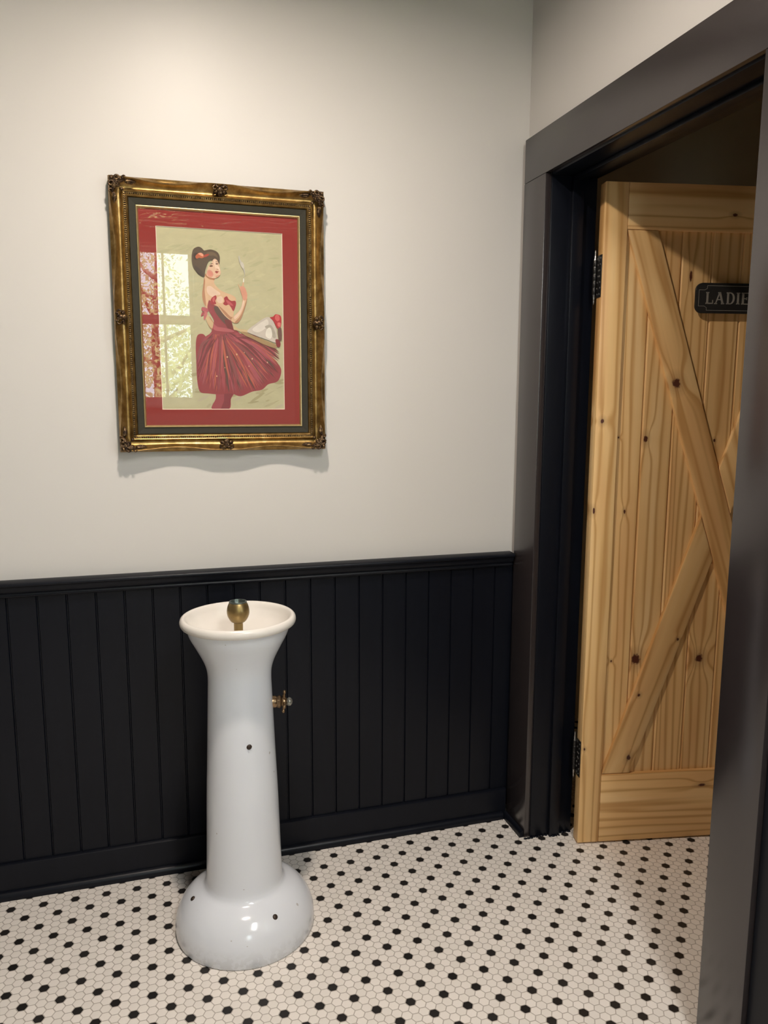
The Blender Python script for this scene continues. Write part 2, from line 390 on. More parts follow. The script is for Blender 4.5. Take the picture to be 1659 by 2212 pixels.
# wainscot on the panelled wall: tongue and groove boards
BF = 0.073   # board face
mb = MB()
g0, pitch = 0.193, 0.0800
x = g0 - pitch * 20
edges = []
while x < XR + 0.1:
    edges.append(x); x += pitch
def vboards(mb, lo, hi, edges, face, back, z0, z1, depth=0.006, half=0.0035, hoz='x'):
    """one folded sheet with V-grooves, given thickness"""
    prof = [(lo, face)]
    for e in edges:
        if lo + 0.01 < e < hi - 0.01:
            prof += [(e - half, face), (e - half * 0.35, face + depth), (e + half * 0.35, face + depth), (e + half, face)]
    prof += [(hi, face)]
    n = len(prof)
    vs = [(p[0], p[1], z0) for p in prof] + [(p[0], p[1], z1) for p in prof]
    mb.add(vs, [(i, i + 1, i + 1 + n, i + n) for i in range(n - 1)])
    mb.box(lo, hi, face + depth + 0.0005, back, z0, z1)
vboards(mb, XL, XR - 0.0, edges, BF, WB - 0.0003, 0.04, 0.95)
o = mb.build('trim_2', MAT['black'], smooth=None)
tag(o, 'black tongue and groove wainscot behind the porcelain fountain', 'wainscot', kind='structure')
# chair rail with moulded profile
prof = [(WB - 0.0002, 0.967), (0.044, 0.9655), (0.041, 0.963), (0.0405, 0.957), (0.043, 0.954), (0.050, 0.953), (0.050, 0.944), (0.053, 0.938), (0.058, 0.933), (0.0605, 0.931),
        (0.0605, 0.928), (0.058, 0.925), (0.0595, 0.921), (0.064, 0.919), (WB - 0.0002, 0.919)]
tag(MB().prism(prof, 'x', XL, 1.612).build('trim_3', MAT['black'], smooth=50), 'black moulded chair rail capping the wainscot', 'chair rail', kind='structure')
prof = [(WB - 0.0002, 0.0), (0.060, 0.0), (0.060, 0.098), (0.0615, 0.1035), (0.066, 0.1065), (WB - 0.0002, 0.1065)]
base = MB().prism(prof, 'x', XL, 1.612).build('baseboard_back', MAT['black'], smooth=40)
tag(base, 'black baseboard along the foot of the wainscot', 'baseboard', kind='structure')
prof = [(0.0598, 0.0), (0.0435, 0.0), (0.0432, 0.008), (0.0445, 0.015), (0.049, 0.021), (0.0545, 0.0235), (0.0598, 0.024)]
MB().prism(prof, 'x', XL, 1.598).build('shoe_moulding', MAT['black'], base, smooth=60)

# doorway trim
tr = tag(empty('trim_1', (XR, (D0 + D1) / 2, 0)), 'wide black casing and jambs around the doorway', 'door frame', kind='structure')
def child(o, par):
    o.parent = par; o.matrix_parent_inverse = Matrix.Translation(-Vector(par.location)); return o
CX0 = 1.6145
child(MB().box(CX0, XR - 0.0003, -0.082, 0.0588, 0, 2.1575, 0.0018).build('casing', MAT['casing']), tr)
child(MB().box(CX0, XR - 0.0003, -1.092, -0.959, 0, 2.1575, 0.0018).build('casing', MAT['casing']), tr)
child(MB().box(CX0, XR - 0.0003, -1.092, 0.0588, 2.158, 2.290, 0.0018).build('header', MAT['casing']), tr)
child(MB().box(XR - 0.006, XO + 0.004, D1, D1 + 0.0197, 0, DZ + 0.0197, 0.002).build('jamb', MAT['black']), tr)
child(MB().box(XR - 0.006, XO + 0.004, D0 - 0.0197, D0, 0, DZ + 0.0197, 0.002).build('jamb', MAT['black']), tr)
child(MB().box(XR - 0.006, XO + 0.004, D0 + 0.0002, D1 - 0.0002, DZ, DZ + 0.0197, 0.002).build('head_jamb', MAT['black']), tr)
SX0, SX1 = 1.700, 1.738
child(MB().box(SX0, SX1, D1 - 0.013, D1 - 0.0002, 0.0, DZ - 0.0002, 0.0015).build('door_stop', MAT['black']), tr)
child(MB().box(SX0, SX1, D0 + 0.0002, D0 + 0.013, 0.0, DZ - 0.0002, 0.0015).build('door_stop', MAT['black']), tr)
child(MB().box(SX0, SX1, D0 + 0.0135, D1 - 0.0135, DZ - 0.013, DZ - 0.0002, 0.0015).build('door_stop', MAT['black']), tr)
# shoe moulding returning along the foot of the far casing
pr = [(1.5995, 0.0), (1.600, 0.009), (1.6025, 0.017), (1.608, 0.0225), (CX0 - 0.0003, 0.024), (CX0 - 0.0003, 0.0)]
mb = MB(); y0, y1 = -0.078, 0.0585
mb.add([(p[0], y0, p[1]) for p in pr] + [(p[0], y1, p[1]) for p in pr], [tuple(range(6)), tuple(range(11, 5, -1))] + [(i, (i + 1) % 6, (i + 1) % 6 + 6, i + 6) for i in range(6)])
child(mb.build('shoe_moulding', MAT['black'], smooth=60), tr)
# uneven caulk and paint at the feet of the jamb
rnd = random.Random(5); mb = MB()
for k in range(16):
    mb.ball((1.616 + 0.165 * k / 15, -0.0885 - (0.012 if 1.70 < 1.616 + 0.165 * k / 15 < 1.74 else 0) - rnd.uniform(0, 0.003), 0.001), rnd.uniform(0.003, 0.0065), (1.2, 0.8, 0.6), 8, 6)
child(mb.build('caulk', MAT['black']), tr)

# wainscot on the doorway wall, nearer the camera than the doorway, and on the other walls
def side_wainscot(name, x_face, x_back, ya, yb, label):
    mb = MB(); sg = 1 if x_back > x_face else -1
    n = int((yb - ya) / 0.08)
    pr = [(ya, x_face)]
    for k in range(1, n):
        e = ya + k * 0.08; pr += [(e - 0.0035, x_face), (e, x_face + sg * 0.006), (e + 0.0035, x_face)]
    pr += [(yb, x_face)]; m = len(pr)
    mb.add([(p[1], p[0], 0.04) for p in pr] + [(p[1], p[0], 0.95) for p in pr], [(i, i + 1, i + 1 + m, i + m) for i in range(m - 1)])
    def sl(d0, d1, z0, z1):
        a, b = sorted((x_back - sg * d0, x_back - sg * d1)); mb.box(a, b, ya, yb, z0, z1, 0.0015)
    sl(0.0003, 0.024, 0.0, 0.1065); sl(0.0003, 0.0252, 0.953, 0.967); sl(0.0003, 0.024, 0.921, 0.9525)
    return tag(mb.build(name, MAT['black'], smooth=None), label, 'wainscot', kind='structure')
side_wainscot('trim_4', XR - 0.012, XR, -4.24, -1.094, 'black wainscot beyond the right side of the doorway')
side_wainscot('trim_5', XL + 0.012, XL, -4.24, 0.04, 'black wainscot along the left wall')

# ------------------------------------------------------------------ windows (behind and beside the camera)
def window(name, label, w, h, loc, rz, low_frac=0.535, mid=True):
    """double-hung window, local x along the wall, y outward, z up from the sill"""
    root = tag(empty(name, loc, (0, 0, rz)), label, 'window', kind='structure')
    c = 0.09
    mb = MB().box(-w / 2 - c, -w / 2, -0.022, -0.0003, -0.03, h + c, 0.002).box(w / 2, w / 2 + c, -0.022, -0.0003, -0.03, h + c, 0.002).box(-w / 2, w / 2, -0.022, -0.0003, h, h + c, 0.002)
    mb.build('casing', MAT['whitepaint'], root)
    MB().box(-w / 2 - c - 0.02, w / 2 + c + 0.02, -0.05, 0.0, -0.032, 0.0, 0.003).build('sill', MAT['whitepaint'], root)
    mb = MB().box(-w / 2, -w / 2 + 0.02, 0.001, 0.15, 0, h).box(w / 2 - 0.02, w / 2, 0.001, 0.15, 0, h).box(-w / 2 + 0.02, w / 2 - 0.02, 0.001, 0.15, h - 0.02, h).box(-w / 2 + 0.02, w / 2 - 0.02, 0.001, 0.15, 0, 0.012)
    mb.build('frame', MAT['whitepaint'], root)
    zl = h * low_frac
    for (z0, z1, y) in ((0.0125, zl, 0.06), (zl + 0.001, h - 0.0205, 0.10)):
        x0, x1 = -w / 2 + 0.0205, w / 2 - 0.0205; s = 0.032
        mb = MB().box(x0, x0 + s, y, y + 0.03, z0, z1).box(x1 - s, x1, y, y + 0.03, z0, z1).box(x0 + s, x1 - s, y, y + 0.03, z0, z0 + 0.04).box(x0 + s, x1 - s, y, y + 0.03, z1 - 0.035, z1)
        if mid: mb.box(-0.009, 0.009, y + 0.004, y + 0.026, z0 + 0.04, z1 - 0.035)
        sash = mb.build('sash', MAT['whitepaint'], root)
        for (a, b) in (((x0 + s, -0.009), (0.009, x1 - s)) if mid else ((x0 + s, x1 - s),)):
            MB().add([(a, y + 0.015, z0 + 0.04), (b, y + 0.015, z0 + 0.04), (b, y + 0.015, z1 - 0.035), (a, y + 0.015, z1 - 0.035)], [(0, 1, 2, 3)]).build('pane', MAT['glass'], sash, smooth=None)
    return root
window('window_1', 'white double hung window reflected in the picture glass', WX1 - WX0, WZ1 - WZ0, ((WX0 + WX1) / 2, YF, WZ0), PI)
window('window_2', 'white double hung window on the wall right of the camera', VY1 - VY0, VZ1 - VZ0, (XR, (VY0 + VY1) / 2, VZ0), -PI / 2, 0.5)

# outside
tag(MB().box(-14, 14, -16, YF - T - 0.01, -0.5, -0.4).box(XO + 2.2, 14, -16, 6, -0.5, -0.4).build('ground', MAT['grass'], smooth=None), 'grassy ground outside the window', 'ground', kind='structure')
def tree(name, loc, h, spread, n, label, seed):
    r = random.Random(seed); root = tag(empty(name, loc), label, 'tree', group='trees outside the window')
    mb = MB(); tips = []
    mb.tube([(0, 0, 0), (0.03, 0.02, h * 0.35), (-0.02, 0.0, h * 0.7), (0.03, 0, h)], [0.09, 0.07, 0.045, 0.015], 8)
    for k in range(11):
        z = h * (0.22 + 0.07 * k); a = r.uniform(0, 2 * PI); l = spread * r.uniform(0.6, 1.1)
        e = (math.cos(a) * l, math.sin(a) * l, z + l * r.uniform(0.2, 0.8))
        mb.tube([(0, 0, z), (e[0] * 0.5, e[1] * 0.5, z + (e[2] - z) * 0.35), e], [0.03, 0.02, 0.006], 6); tips.append(e)
    mb.build('trunk', MAT['bark'], root)
    mb = MB()
    for k in range(n):
        t = r.choice(tips); f = r.uniform(0.3, 1.15)
        c = Vector((t[0] * f, t[1] * f, t[2] * (0.55 + 0.5 * f) )) + Vector([r.gauss(0, spread * 0.28) for _ in range(3)])
        u = Vector([r.gauss(0, 1) for _ in range(3)]).normalized(); v = u.cross(Vector([r.gauss(0, 1) for _ in range(3)])).normalized(); s = r.uniform(0.018, 0.038)
        mb.add([c - u * s, c - v * s * 0.5, c + u * s, c + v * s * 0.5], [(0, 1, 2, 3)])
    tag(mb.build('foliage', MAT['leaf'], root, smooth=None), kind='stuff')
tree('tree', (0.55, -7.4, -0.45), 3.6, 0.95, 9500, 'leafy green tree seen in the picture glass reflection', 3)
tree('tree', (3.6, -11.0, -0.45), 3.9, 1.1, 5200, 'second leafy tree standing further off outside the window', 8)
tree('tree', (-3.2, -11.5, -0.45), 4.2, 1.2, 5200, 'third leafy tree at the far left outside the window', 12)

# ------------------------------------------------------------------ ceiling lamp (above the picture's top edge)
def ceiling_lamp(x, y, label, watts, colour):
    lp = tag(empty('ceiling_light', (x, y, ZC)), label, 'ceiling light', 'flush lights on the ceiling')
    MB().lathe([(0.0, -0.0005), (0.085, -0.0005), (0.085, -0.008), (0.078, -0.014), (0.055, -0.014), (0.0, -0.012)], 40).build('canopy', MAT['whitepaint'], lp)
    MB().ball((0, 0, -0.0130), 0.050, (1, 1, 0.13), 32, 14).build('diffuser', MAT['globe'], lp)
    l = D.lights.new('flush_lamp', 'AREA'); l.shape = 'DISK'; l.size = 0.10; l.energy = watts; l.color = colour; l.spread = math.radians(168)
    o = D.objects.new('flush_lamp', l); COL.objects.link(o); o.parent = lp; o.location = (0, 0, -0.020)
ceiling_lamp(0.60, -0.90, 'flush white light on the ceiling in front of the picture', LAMP_A, (1.0, 0.875, 0.765))
pn = tag(empty('fill_panel', (1.12, -2.55, ZC)), 'long rectangular fill light panel added on the ceiling behind the camera', 'ceiling light')  # invented panel, out of view, added as soft fill for the room
MB().box(-0.17, 0.17, -0.62, 0.62, -0.030, -0.0005, 0.004).build('housing', MAT['whitepaint'], pn)
MB().box(-0.15, 0.15, -0.60, 0.60, -0.0325, -0.0305).build('diffuser', MAT['panel'], pn)
pl = D.lights.new('panel_fill', 'AREA'); pl.shape = 'RECTANGLE'; pl.size = 0.30; pl.size_y = 1.20; pl.energy = FILL_B; pl.color = (1.0, 0.97, 0.93)
po = D.objects.new('panel_fill', pl); COL.objects.link(po); po.parent = pn; po.location = (0, 0, -0.036)

# ------------------------------------------------------------------ the framed picture
PX0, PX1, PZ0, PZ1 = 0.3605, 0.9620, 1.3290, 2.0855
pic = tag(empty('framed_picture', ((PX0 + PX1) / 2, WB, PZ0)), 'ornate gilt framed print of a dancer in a red dress, hanging on the cream wall', 'picture')
PO = Vector(pic.location)
def ring_path(sub=26):
    """positions along the rectangle perimeter: list of (corner-aware basis)"""
    pts = []
    sides = [((PX0, PZ0), (PX1, PZ0), (0, 1)), ((PX1, PZ0), (PX1, PZ1), (-1, 0)), ((PX1, PZ1), (PX0, PZ1), (0, -1)), ((PX0, PZ1), (PX0, PZ0), (1, 0))]
    return sides
def swept_rect(mb, prof_fn, sub=1, closed=False, mi=0):
    """profile lofted round the rectangle with mitred corners; prof_fn(t) -> [(inset, height)]"""
    for (a, b, nrm) in ring_path():
        d = Vector((b[0] - a[0], b[1] - a[1])); L = d.length; d.normalize()
        cols = []
        for k in range(sub + 1):
            t = k / sub; row = []
            for (ins, hgt) in prof_fn(t):
                lo, hi = ins, L - ins
                s = lo + (hi - lo) * t
                row.append((a[0] + d.x * s + nrm[0] * ins, WB - 0.0004 - hgt, a[1] + d.y * s + nrm[1] * ins))
            cols.append(row)
        n = len(cols[0]); vs = [p for r in cols for p in r]; fs = []
        for k in range(sub):
            for i in range(n - 1): fs.append((k * n + i, (k + 1) * n + i, (k + 1) * n + i + 1, k * n + i + 1))
            if closed: fs.append((k * n + n - 1, (k + 1) * n + n - 1, (k + 1) * n, k * n))
        mb.add(vs, fs, mi)
def swell(t):
    """0 at corners and centre, 1 between"""
    u = abs((t * 2) % 1.0)
    return math.sin(PI * min(1.0, max(0.0, (u - 0.12) / 0.76))) ** 1.3
def frame_prof(t):
    w = swell(t); c = 0.0035 + 0.0085 * w; h = 0.047 - 0.008 * w
    return [(0.004, 0.0), (0.001, 0.004), (0.0003, 0.029), (0.0015, 0.0305), (c * 0.8, h - 0.006), (c, h - 0.001), (c + 0.0015, h), (c + 0.003, h - 0.001), (c + 0.0045, h - 0.004),
            (0.018 + 0.2 * c, 0.028), (0.0235, 0.0245), (0.0285, 0.0235), (0.0325, 0.0255), (0.0350, 0.0295), (0.0368, 0.0310), (0.0385, 0.0300), (0.0395, 0.0270), (0.0440, 0.0262), (0.0460, 0.0280), (0.0480, 0.0270), (0.0500, 0.0225), (0.0522, 0.0185), (0.0522, 0.004), (0.004, 0.0)]
mb = MB(); swept_rect(mb, frame_prof, 48)
child(mb.build('gilt_frame', MAT['gold'], smooth=40), pic)
mb = MB()
ins = 0.0418
for (a, b, nrm) in ring_path():
    d = Vector((b[0] - a[0], b[1] - a[1])); L = d.length; d.normalize(); nb = int((L - 2 * ins) / 0.0058)
    for k in range(nb + 1):
        s = ins + (L - 2 * ins) * (k + 0.5) / (nb + 1)
        mb.ball((a[0] + d.x * s + nrm[0] * ins, WB - 0.0272, a[1] + d.y * s + nrm[1] * ins), 0.0026, (1, 1, 1), 8, 6)
tag(child(mb.build('bead_row', MAT['bronze']), pic), 'row of small dark gilt beads round the frame')
mb = MB(); swept_rect(mb, lambda t: [(0.0520, 0.002), (0.0520, 0.0215), (0.0700, 0.0170), (0.0700, 0.002)], 1)
child(mb.build('liner', MAT['liner'], smooth=20), pic)
mb = MB(); swept_rect(mb, lambda t: [(0.0698, 0.002), (0.0698, 0.0185), (0.0708, 0.0203), (0.0725, 0.0205), (0.0750, 0.0180), (0.0768, 0.0142), (0.0768, 0.002)], 1)
child(mb.build('fillet', MAT['fillet'], smooth=50), pic)
MZ = 0.0130
mb = MB(); swept_rect(mb, lambda t: [(0.0740, MZ - 0.002), (0.0740, MZ), (0.1215, MZ)], 1)
child(mb.build('mount', MAT['mat'], smooth=None), pic)
mb = MB(); swept_rect(mb, lambda t: [(0.1214, MZ), (0.1232, MZ - 0.0014), (0.1232, MZ - 0.0024)], 1)
child(mb.build('mount_bevel', MAT['matcore'], smooth=None), pic)
mb = MB().box(PX0 + 0.06, PX1 - 0.06, WB - 0.0095, WB - 0.0006, PZ0 + 0.06, PZ1 - 0.06)
child(mb.build('backing_board', MAT['liner'], smooth=None), pic)
GY = WB - 0.0004 - 0.0152
mb = MB().add([(PX0 + 0.0765, GY, PZ0 + 0.0765), (PX1 - 0.0765, GY, PZ0 + 0.0765), (PX1 - 0.0765, GY, PZ1 - 0.0765), (PX0 + 0.0765, GY, PZ1 - 0.0765)], [(0, 1, 2, 3)])
child(mb.build('glass', MAT['pictureglass'], smooth=None), pic)

ART = [
  ((158,72,78), [6411,15042,6350,14811,6234,14512,6735,14511,6797,14812,6884,15030]),
  ((132,56,62), [6625,15002,6592,14757,6504,14511,6721,14511,6797,14812,6870,15030]),
  ((150,62,66), [5886,16651,6058,16681,6212,16513,6456,16692,6929,16837,7128,16709,7327,16499,7666,16317,7938,16105,8130,15958,8267,15810,8321,15646,8261,15424,8147,15313,7922,15256,7724,15090,7432,15033,7085,14895,6815,14976,6475,14947,6140,14973,5902,15026,5833,15374,5824,15908,5825,16372]),
  ((180,130,98), [6163,17106,6223,16897,6327,16821,6410,16929,6334,17058,6245,17187]),
  ((200,170,130), [6126,17184,6173,17001,6275,16872,6355,16874,6358,16980,6269,17109,6194,17238]),
  ((214,176,140), [6148,18357,6115,18122,6070,17939,6051,17756,6085,17562,6172,17395,6316,17347,6542,17408,6770,17468,6961,17594,7017,17688,6992,17766,6886,17828,6741,17875,6597,17934,6480,18034,6404,18135,6394,18239,6370,18341]),
  ((180,130,98), [6120,18278,6086,18043,6054,17834,6074,17627,6148,17473,6141,17694,6123,17954,6143,18176]),
  ((228,196,172), [6190,18022,6296,18052,6438,17954,6568,17855,6485,17747,6301,17766,6199,17866]),
  ((176,122,86), [6148,18344,6263,18246,6393,18213,6422,18318,6346,18392,6202,18411]),
  ((214,176,140), [6157,18202,6260,18155,6365,18146,6406,18213,6315,18235,6210,18243]),
  ((150,68,72), [6245,17659,6322,17557,6426,17509,6609,17410,6764,17204,6867,17074,6904,16916,6927,16784,6590,16695,6297,16714,6329,16900,6361,17086,6286,17241,6211,17370,6187,17474]),
  ((98,76,66), [6385,17481,6531,17460,6659,17306,6788,17125,6852,16994,6810,16913,6652,17015,6497,17195,6395,17350]),
  ((118,52,52), [6681,17122,6841,17074,6904,16943,6902,16836,6781,16833,6704,16964]),
  ((176,92,96), [6358,16980,6462,16904,6648,16882,6861,16835,6927,16770,6592,16775,6354,16821]),
  ((214,176,140), [6433,17771,6514,17813,6620,17804,6684,17728,6668,17622,6773,17574,6878,17472,6941,17342,6910,17182,6868,17101,6762,17151,6632,17279,6504,17459,6428,17587]),
  ((228,196,172), [6485,17747,6592,17777,6643,17700,6614,17594,6508,17590,6457,17667]),
  ((180,130,98), [6505,17512,6608,17357,6737,17203,6868,17101,6947,17024,7055,17040,6978,17184,6844,17206,6688,17360]),
  ((214,176,140), [6699,17807,6832,17786,6938,17738,7002,17635,6959,17528,6827,17576,6723,17677]),
  ((160,52,58), [6671,17728,6752,17783,6803,17706,6882,17657,6989,17661,7014,17582,6985,17476,6929,17368,6864,17471,6799,17548,6718,17519,6640,17569,6682,17636]),
  ((190,88,92), [6723,17677,6802,17654,6881,17591,6932,17527,6879,17525,6773,17574]),
  ((168,62,66), [6285,17661,6340,17741,6434,17797,6458,17720,6416,17639,6441,17562,6347,17532,6282,17556]),
  ((200,100,100), [6339,17689,6393,17743,6404,17665,6362,17598]),
  ((178,92,96), [6029,17442,6108,17445,6211,17396,6196,17317,6117,17314,6026,17351]),
  ((190,110,108), [6105,17340,6182,17290,6152,17184,6083,17077,6074,17208]),
  ((165,80,84), [6038,17312,6103,17288,6048,17207,5995,17193]),
  ((214,176,140), [6855,17101,6934,17037,7055,17040,7152,17163,7238,17378,7311,17593,7342,17753,7345,17886,7293,17989,7254,18067,7214,18091,7186,18011,7147,18062,7108,18126,7081,18138,7132,18009,7169,17879,7207,17748,7189,17589,7132,17428,7035,17318,6925,17209]),
  ((212,150,125), [7147,18062,7201,18091,7268,18067,7319,17964,7343,17833,7313,17699,7232,17696,7194,17800,7157,17931]),
  ((228,196,172), [6951,17210,7062,17319,7160,17482,7218,17669,7258,17644,7199,17430,7087,17241,6976,17131]),
  ((180,130,98), [6961,17037,7055,17040,7152,17163,7238,17378,7311,17593,7342,17753,7299,17646,7212,17404,7113,17215,7016,17106]),
  ((214,176,140), [7201,18091,7217,18183,7245,18237,7257,18172,7241,18079]),
  ((235,232,222), [7231,18210,7241,18303,7262,18303,7258,18211]),
  ((188,182,168), [7246,18303,7276,18435,7239,18564,7188,18666,7137,18768,7113,18897,7141,18951,7165,18848,7217,18759,7268,18670,7292,18541,7289,18410]),
  ((202,194,180), [7162,18717,7217,18772,7269,18697,7253,18591,7200,18628]),
  ((92,76,60), [5803,18956,5845,19061,5925,19116,6003,19133,6079,19099,6142,19039,6221,19056,6326,19075,6430,19055,6520,19008,6571,18920,6581,18818,6564,18687,6523,18608,6457,18604,6408,18731,6330,18779,6250,18723,6194,18592,6151,18460,6133,18305,6055,18314,5954,18387,5866,18486,5805,18611,5785,18777]),
  ((78,66,56), [5856,18601,5959,18554,6060,18456,6121,18317,6030,18326,5916,18424]),
  ((112,92,70), [6206,18978,6337,19011,6467,18966,6516,18866,6413,18912,6282,18905]),
  ((70,56,46), [5840,18907,5920,18963,5995,18890,5940,18785,5862,18781]),
  ((224,186,156), [6327,18676,6369,18768,6423,18822,6488,18800,6539,18712,6562,18623,6580,18546,6592,18481,6597,18430,6555,18350,6487,18295,6382,18277,6264,18298,6187,18359,6204,18463,6233,18568,6274,18634]),
  ((212,150,128), [6217,18477,6283,18506,6361,18457,6384,18368,6330,18301,6239,18322,6202,18398]),
  ((214,138,120), [6242,18452,6308,18468,6359,18419,6344,18353,6278,18337]),
  ((235,204,178), [6409,18783,6461,18773,6498,18684,6522,18582,6481,18528,6430,18603,6407,18692]),
  ((240,212,188), [6510,18633,6561,18558,6572,18493,6533,18518]),
  ((120,82,62), [6280,18615,6313,18643,6359,18638,6378,18614,6338,18591,6292,18591]),
  ((96,66,54), [6294,18661,6341,18689,6393,18679,6347,18671]),
  ((112,74,62), [6452,18687,6486,18704,6525,18691,6504,18666,6465,18667]),
  ((96,66,54), [6440,18728,6480,18748,6520,18740,6480,18732]),
  ((150,62,56), [6433,18466,6473,18486,6506,18475,6539,18479,6518,18444,6478,18424,6445,18441]),
  ((190,98,88), [6446,18443,6478,18432,6518,18447,6496,18417,6462,18418]),
  ((205,150,122), [6449,18332,6516,18367,6569,18369,6514,18314,6461,18291]),
  ((184,138,112), [6475,18554,6514,18535,6547,18544,6520,18517,6483,18523]),
  ((186,100,66), [5891,18859,5958,18939,6036,18969,6113,18935,6137,18859,6071,18817,5993,18826,5927,18797]),
  ((224,160,130), [5971,18940,6049,18970,6113,18922,6098,18870,6021,18904]),
  ((170,72,56), [6125,18897,6205,18940,6283,18944,6242,18890,6150,18847]),
  ((205,178,136), [6932,16957,7064,16867,7240,16845,7402,16823,7374,16769,7197,16764,7023,16813,6929,16837]),
  ((165,135,95), [7130,16776,7292,16766,7536,16665,7877,16538,8166,16423,8136,16327,7806,16429,7465,16583,7236,16685]),
  ((200,188,176), [7320,16794,7418,16904,7570,17015,7723,17127,7876,17212,7986,17216,8095,17111,8161,16951,8199,16763,8224,16574,8195,16519,8111,16490,7946,16554,7672,16642,7468,16717]),
  ((222,212,200), [7471,16852,7624,16990,7791,17102,7916,17160,7955,17026,7814,16861,7620,16775]),
  ((172,162,146), [7843,16942,8010,17001,8118,16869,8170,16654,8086,16625,8006,16812]),
  ((228,220,206), [7897,16863,8008,16920,8060,16732,8002,16596,7866,16673]),
  ((176,44,50), [8000,17216,8097,17246,8167,17315,8264,17305,8333,17253,8344,17119,8328,16983,8285,16874,8202,16925,8122,17085,8054,17164]),
  ((206,96,92), [8181,17302,8264,17292,8290,17171,8219,17115,8151,17194]),
  ((214,110,104), [8232,17075,8316,17064,8300,16955,8231,16980]),
  ((110,80,70), [8229,16872,8327,16929,8352,16740,8335,16549,8252,16602]),
  ((130,48,50), [8154,16572,8252,16574,8306,16467,8276,16357,8193,16383]),
]

def catmull(pts, k=4):
    n = len(pts); out = []
    for i in range(n):
        p0, p1, p2, p3 = pts[i - 1], pts[i], pts[(i + 1) % n], pts[(i + 2) % n]
        for j in range(k):
            t = j / k; t2 = t * t; t3 = t2 * t
            out.append(tuple(0.5 * ((2 * p1[c]) + (-p0[c] + p2[c]) * t + (2 * p0[c] - 5 * p1[c] + 4 * p2[c] - p3[c]) * t2 + (-p0[c] + 3 * p1[c] - 3 * p2[c] + p3[c]) * t3) for c in (0, 1)))
    return out
def build_print():
    vs, fs, cols = [], [], []
    lay = [0]
    base_y = WB - 0.0004 - (MZ - 0.0026)
    def poly(c, pts, smooth=True, step=True):
        if step: lay[0] += 1
        y = base_y - 0.000022 * lay[0]
        q = catmull(pts, 4) if smooth else pts
        ar = sum(q[i - 1][0] * q[i][1] - q[i][0] * q[i - 1][1] for i in range(len(q)))
        if ar < 0: q = q[::-1]
        b = len(vs); vs.extend([(p[0], y, p[1]) for p in q]); fs.append(tuple(range(b, b + len(q)))); cols.append(c)
    K = 0.98
    bx0, bx1, bz0, bz1 = PX0 + 0.120, PX1 - 0.120, PZ0 + 0.120, PZ1 - 0.120
    poly(L3(190, 183, 146, K), [(bx0, bz0), (bx1, bz0), (bx1, bz1), (bx0, bz1)], False)
    r = random.Random(11)
    # painterly background strokes
    lay[0] += 1
    for k in range(260):
        x = r.uniform(bx0 + 0.012, bx1 - 0.012); z = r.uniform(bz0 + 0.008, bz1 - 0.008); l = r.uniform(0.006, 0.026); w = r.uniform(0.0015, 0.005); a = r.uniform(0.0, 0.6)
        t = (z - bz0) / (bz1 - bz0)
        c = r.choice([(186, 180, 142), (195, 188, 150), (187, 183, 147), (192, 183, 147), (181, 176, 138)])
        if t < 0.22: c = r.choice([(176, 165, 128), (180, 170, 135), (188, 176, 150), (170, 160, 122)])
        dx, dz = math.cos(a) * l, math.sin(a) * l
        pts = [(x - dx, z - dz), (x - dx * 0.2 + w * 0.3, z - dz * 0.2 - w), (x + dx, z + dz), (x + dx * 0.1, z + dz * 0.1 + w)]
        pts = [(min(max(p[0], bx0), bx1), min(max(p[1], bz0), bz1)) for p in pts]
        if k % 24 == 0: lay[0] += 1
        y = base_y - 0.000022 * lay[0] - k * 2e-8
        q = catmull(pts, 3); b = len(vs); vs.extend([(p[0], y, p[1]) for p in q]); fs.append(tuple(range(b, b + len(q)))); cols.append(L3(*c, K))
    def strokes(n, rng_seed):
        rr = random.Random(rng_seed)
        wl, wr = (0.6250, 1.6740), (0.7020, 1.6780)
        for k in range(n):
            t = rr.random()
            sx, sz = wl[0] + (wr[0] - wl[0]) * t, wl[1] - 0.006 * math.sin(PI * t) - rr.uniform(0, 0.02)
            ang = -2.75 + 2.55 * t + rr.gauss(0, 0.10)
            # radial extent of the skirt
            ex = 0.6900 + 0.160 * math.cos(ang) ; ez = 1.645 + 0.150 * math.sin(ang)
            if ang < -1.57 - 0.7: ex = max(ex, 0.583); 
            f = rr.uniform(0.66, 1.03); ex = sx + (ex - sx) * f; ez = sz + (ez - sz) * f
            ex = min(max(ex, 0.5835), 0.8275)
            ez = max(ez, 1.4935 + 0.07 * max(0, (ex - 0.74)) / 0.09 * 0.25)
            mx, mz = (sx + ex) / 2 + rr.gauss(0, 0.004) , (sz + ez) / 2 + 0.010 * abs(math.cos(ang)) * 1.5
            w0, w1 = rr.uniform(0.0006, 0.0016), rr.uniform(0.0016, 0.0042)
            d = Vector((ex - sx, ez - sz)).normalized(); nx, nz = -d.y, d.x
            c = rr.choice([(148, 64, 68), (162, 74, 78), (180, 92, 90), (128, 56, 58), (112, 64, 60), (184, 96, 74), (152, 70, 80), (138, 78, 76), (98, 68, 60), (170, 84, 92), (140, 60, 66), (120, 52, 56)])
            lay[0] += 0.12
            y = base_y - 0.000022 * lay[0]
            q = catmull([(sx - nx * w0, sz - nz * w0), (mx - nx * w1, mz - nz * w1), (ex, ez), (mx + nx * w1, mz + nz * w1), (sx + nx * w0, sz + nz * w0)], 3)
            b = len(vs); vs.extend([(p[0], y, p[1]) for p in q]); fs.append(tuple(range(b, b + len(q)))); cols.append(L3(*c, K))
    for idx, (c, co) in enumerate(ART):
        pts = [(co[i] / 10000.0, co[i + 1] / 10000.0) for i in range(0, len(co), 2)]
        poly(L3(*c, K), pts)
        if idx == 2: strokes(420, 4)
    lay[0] += 1
    rr = random.Random(2)
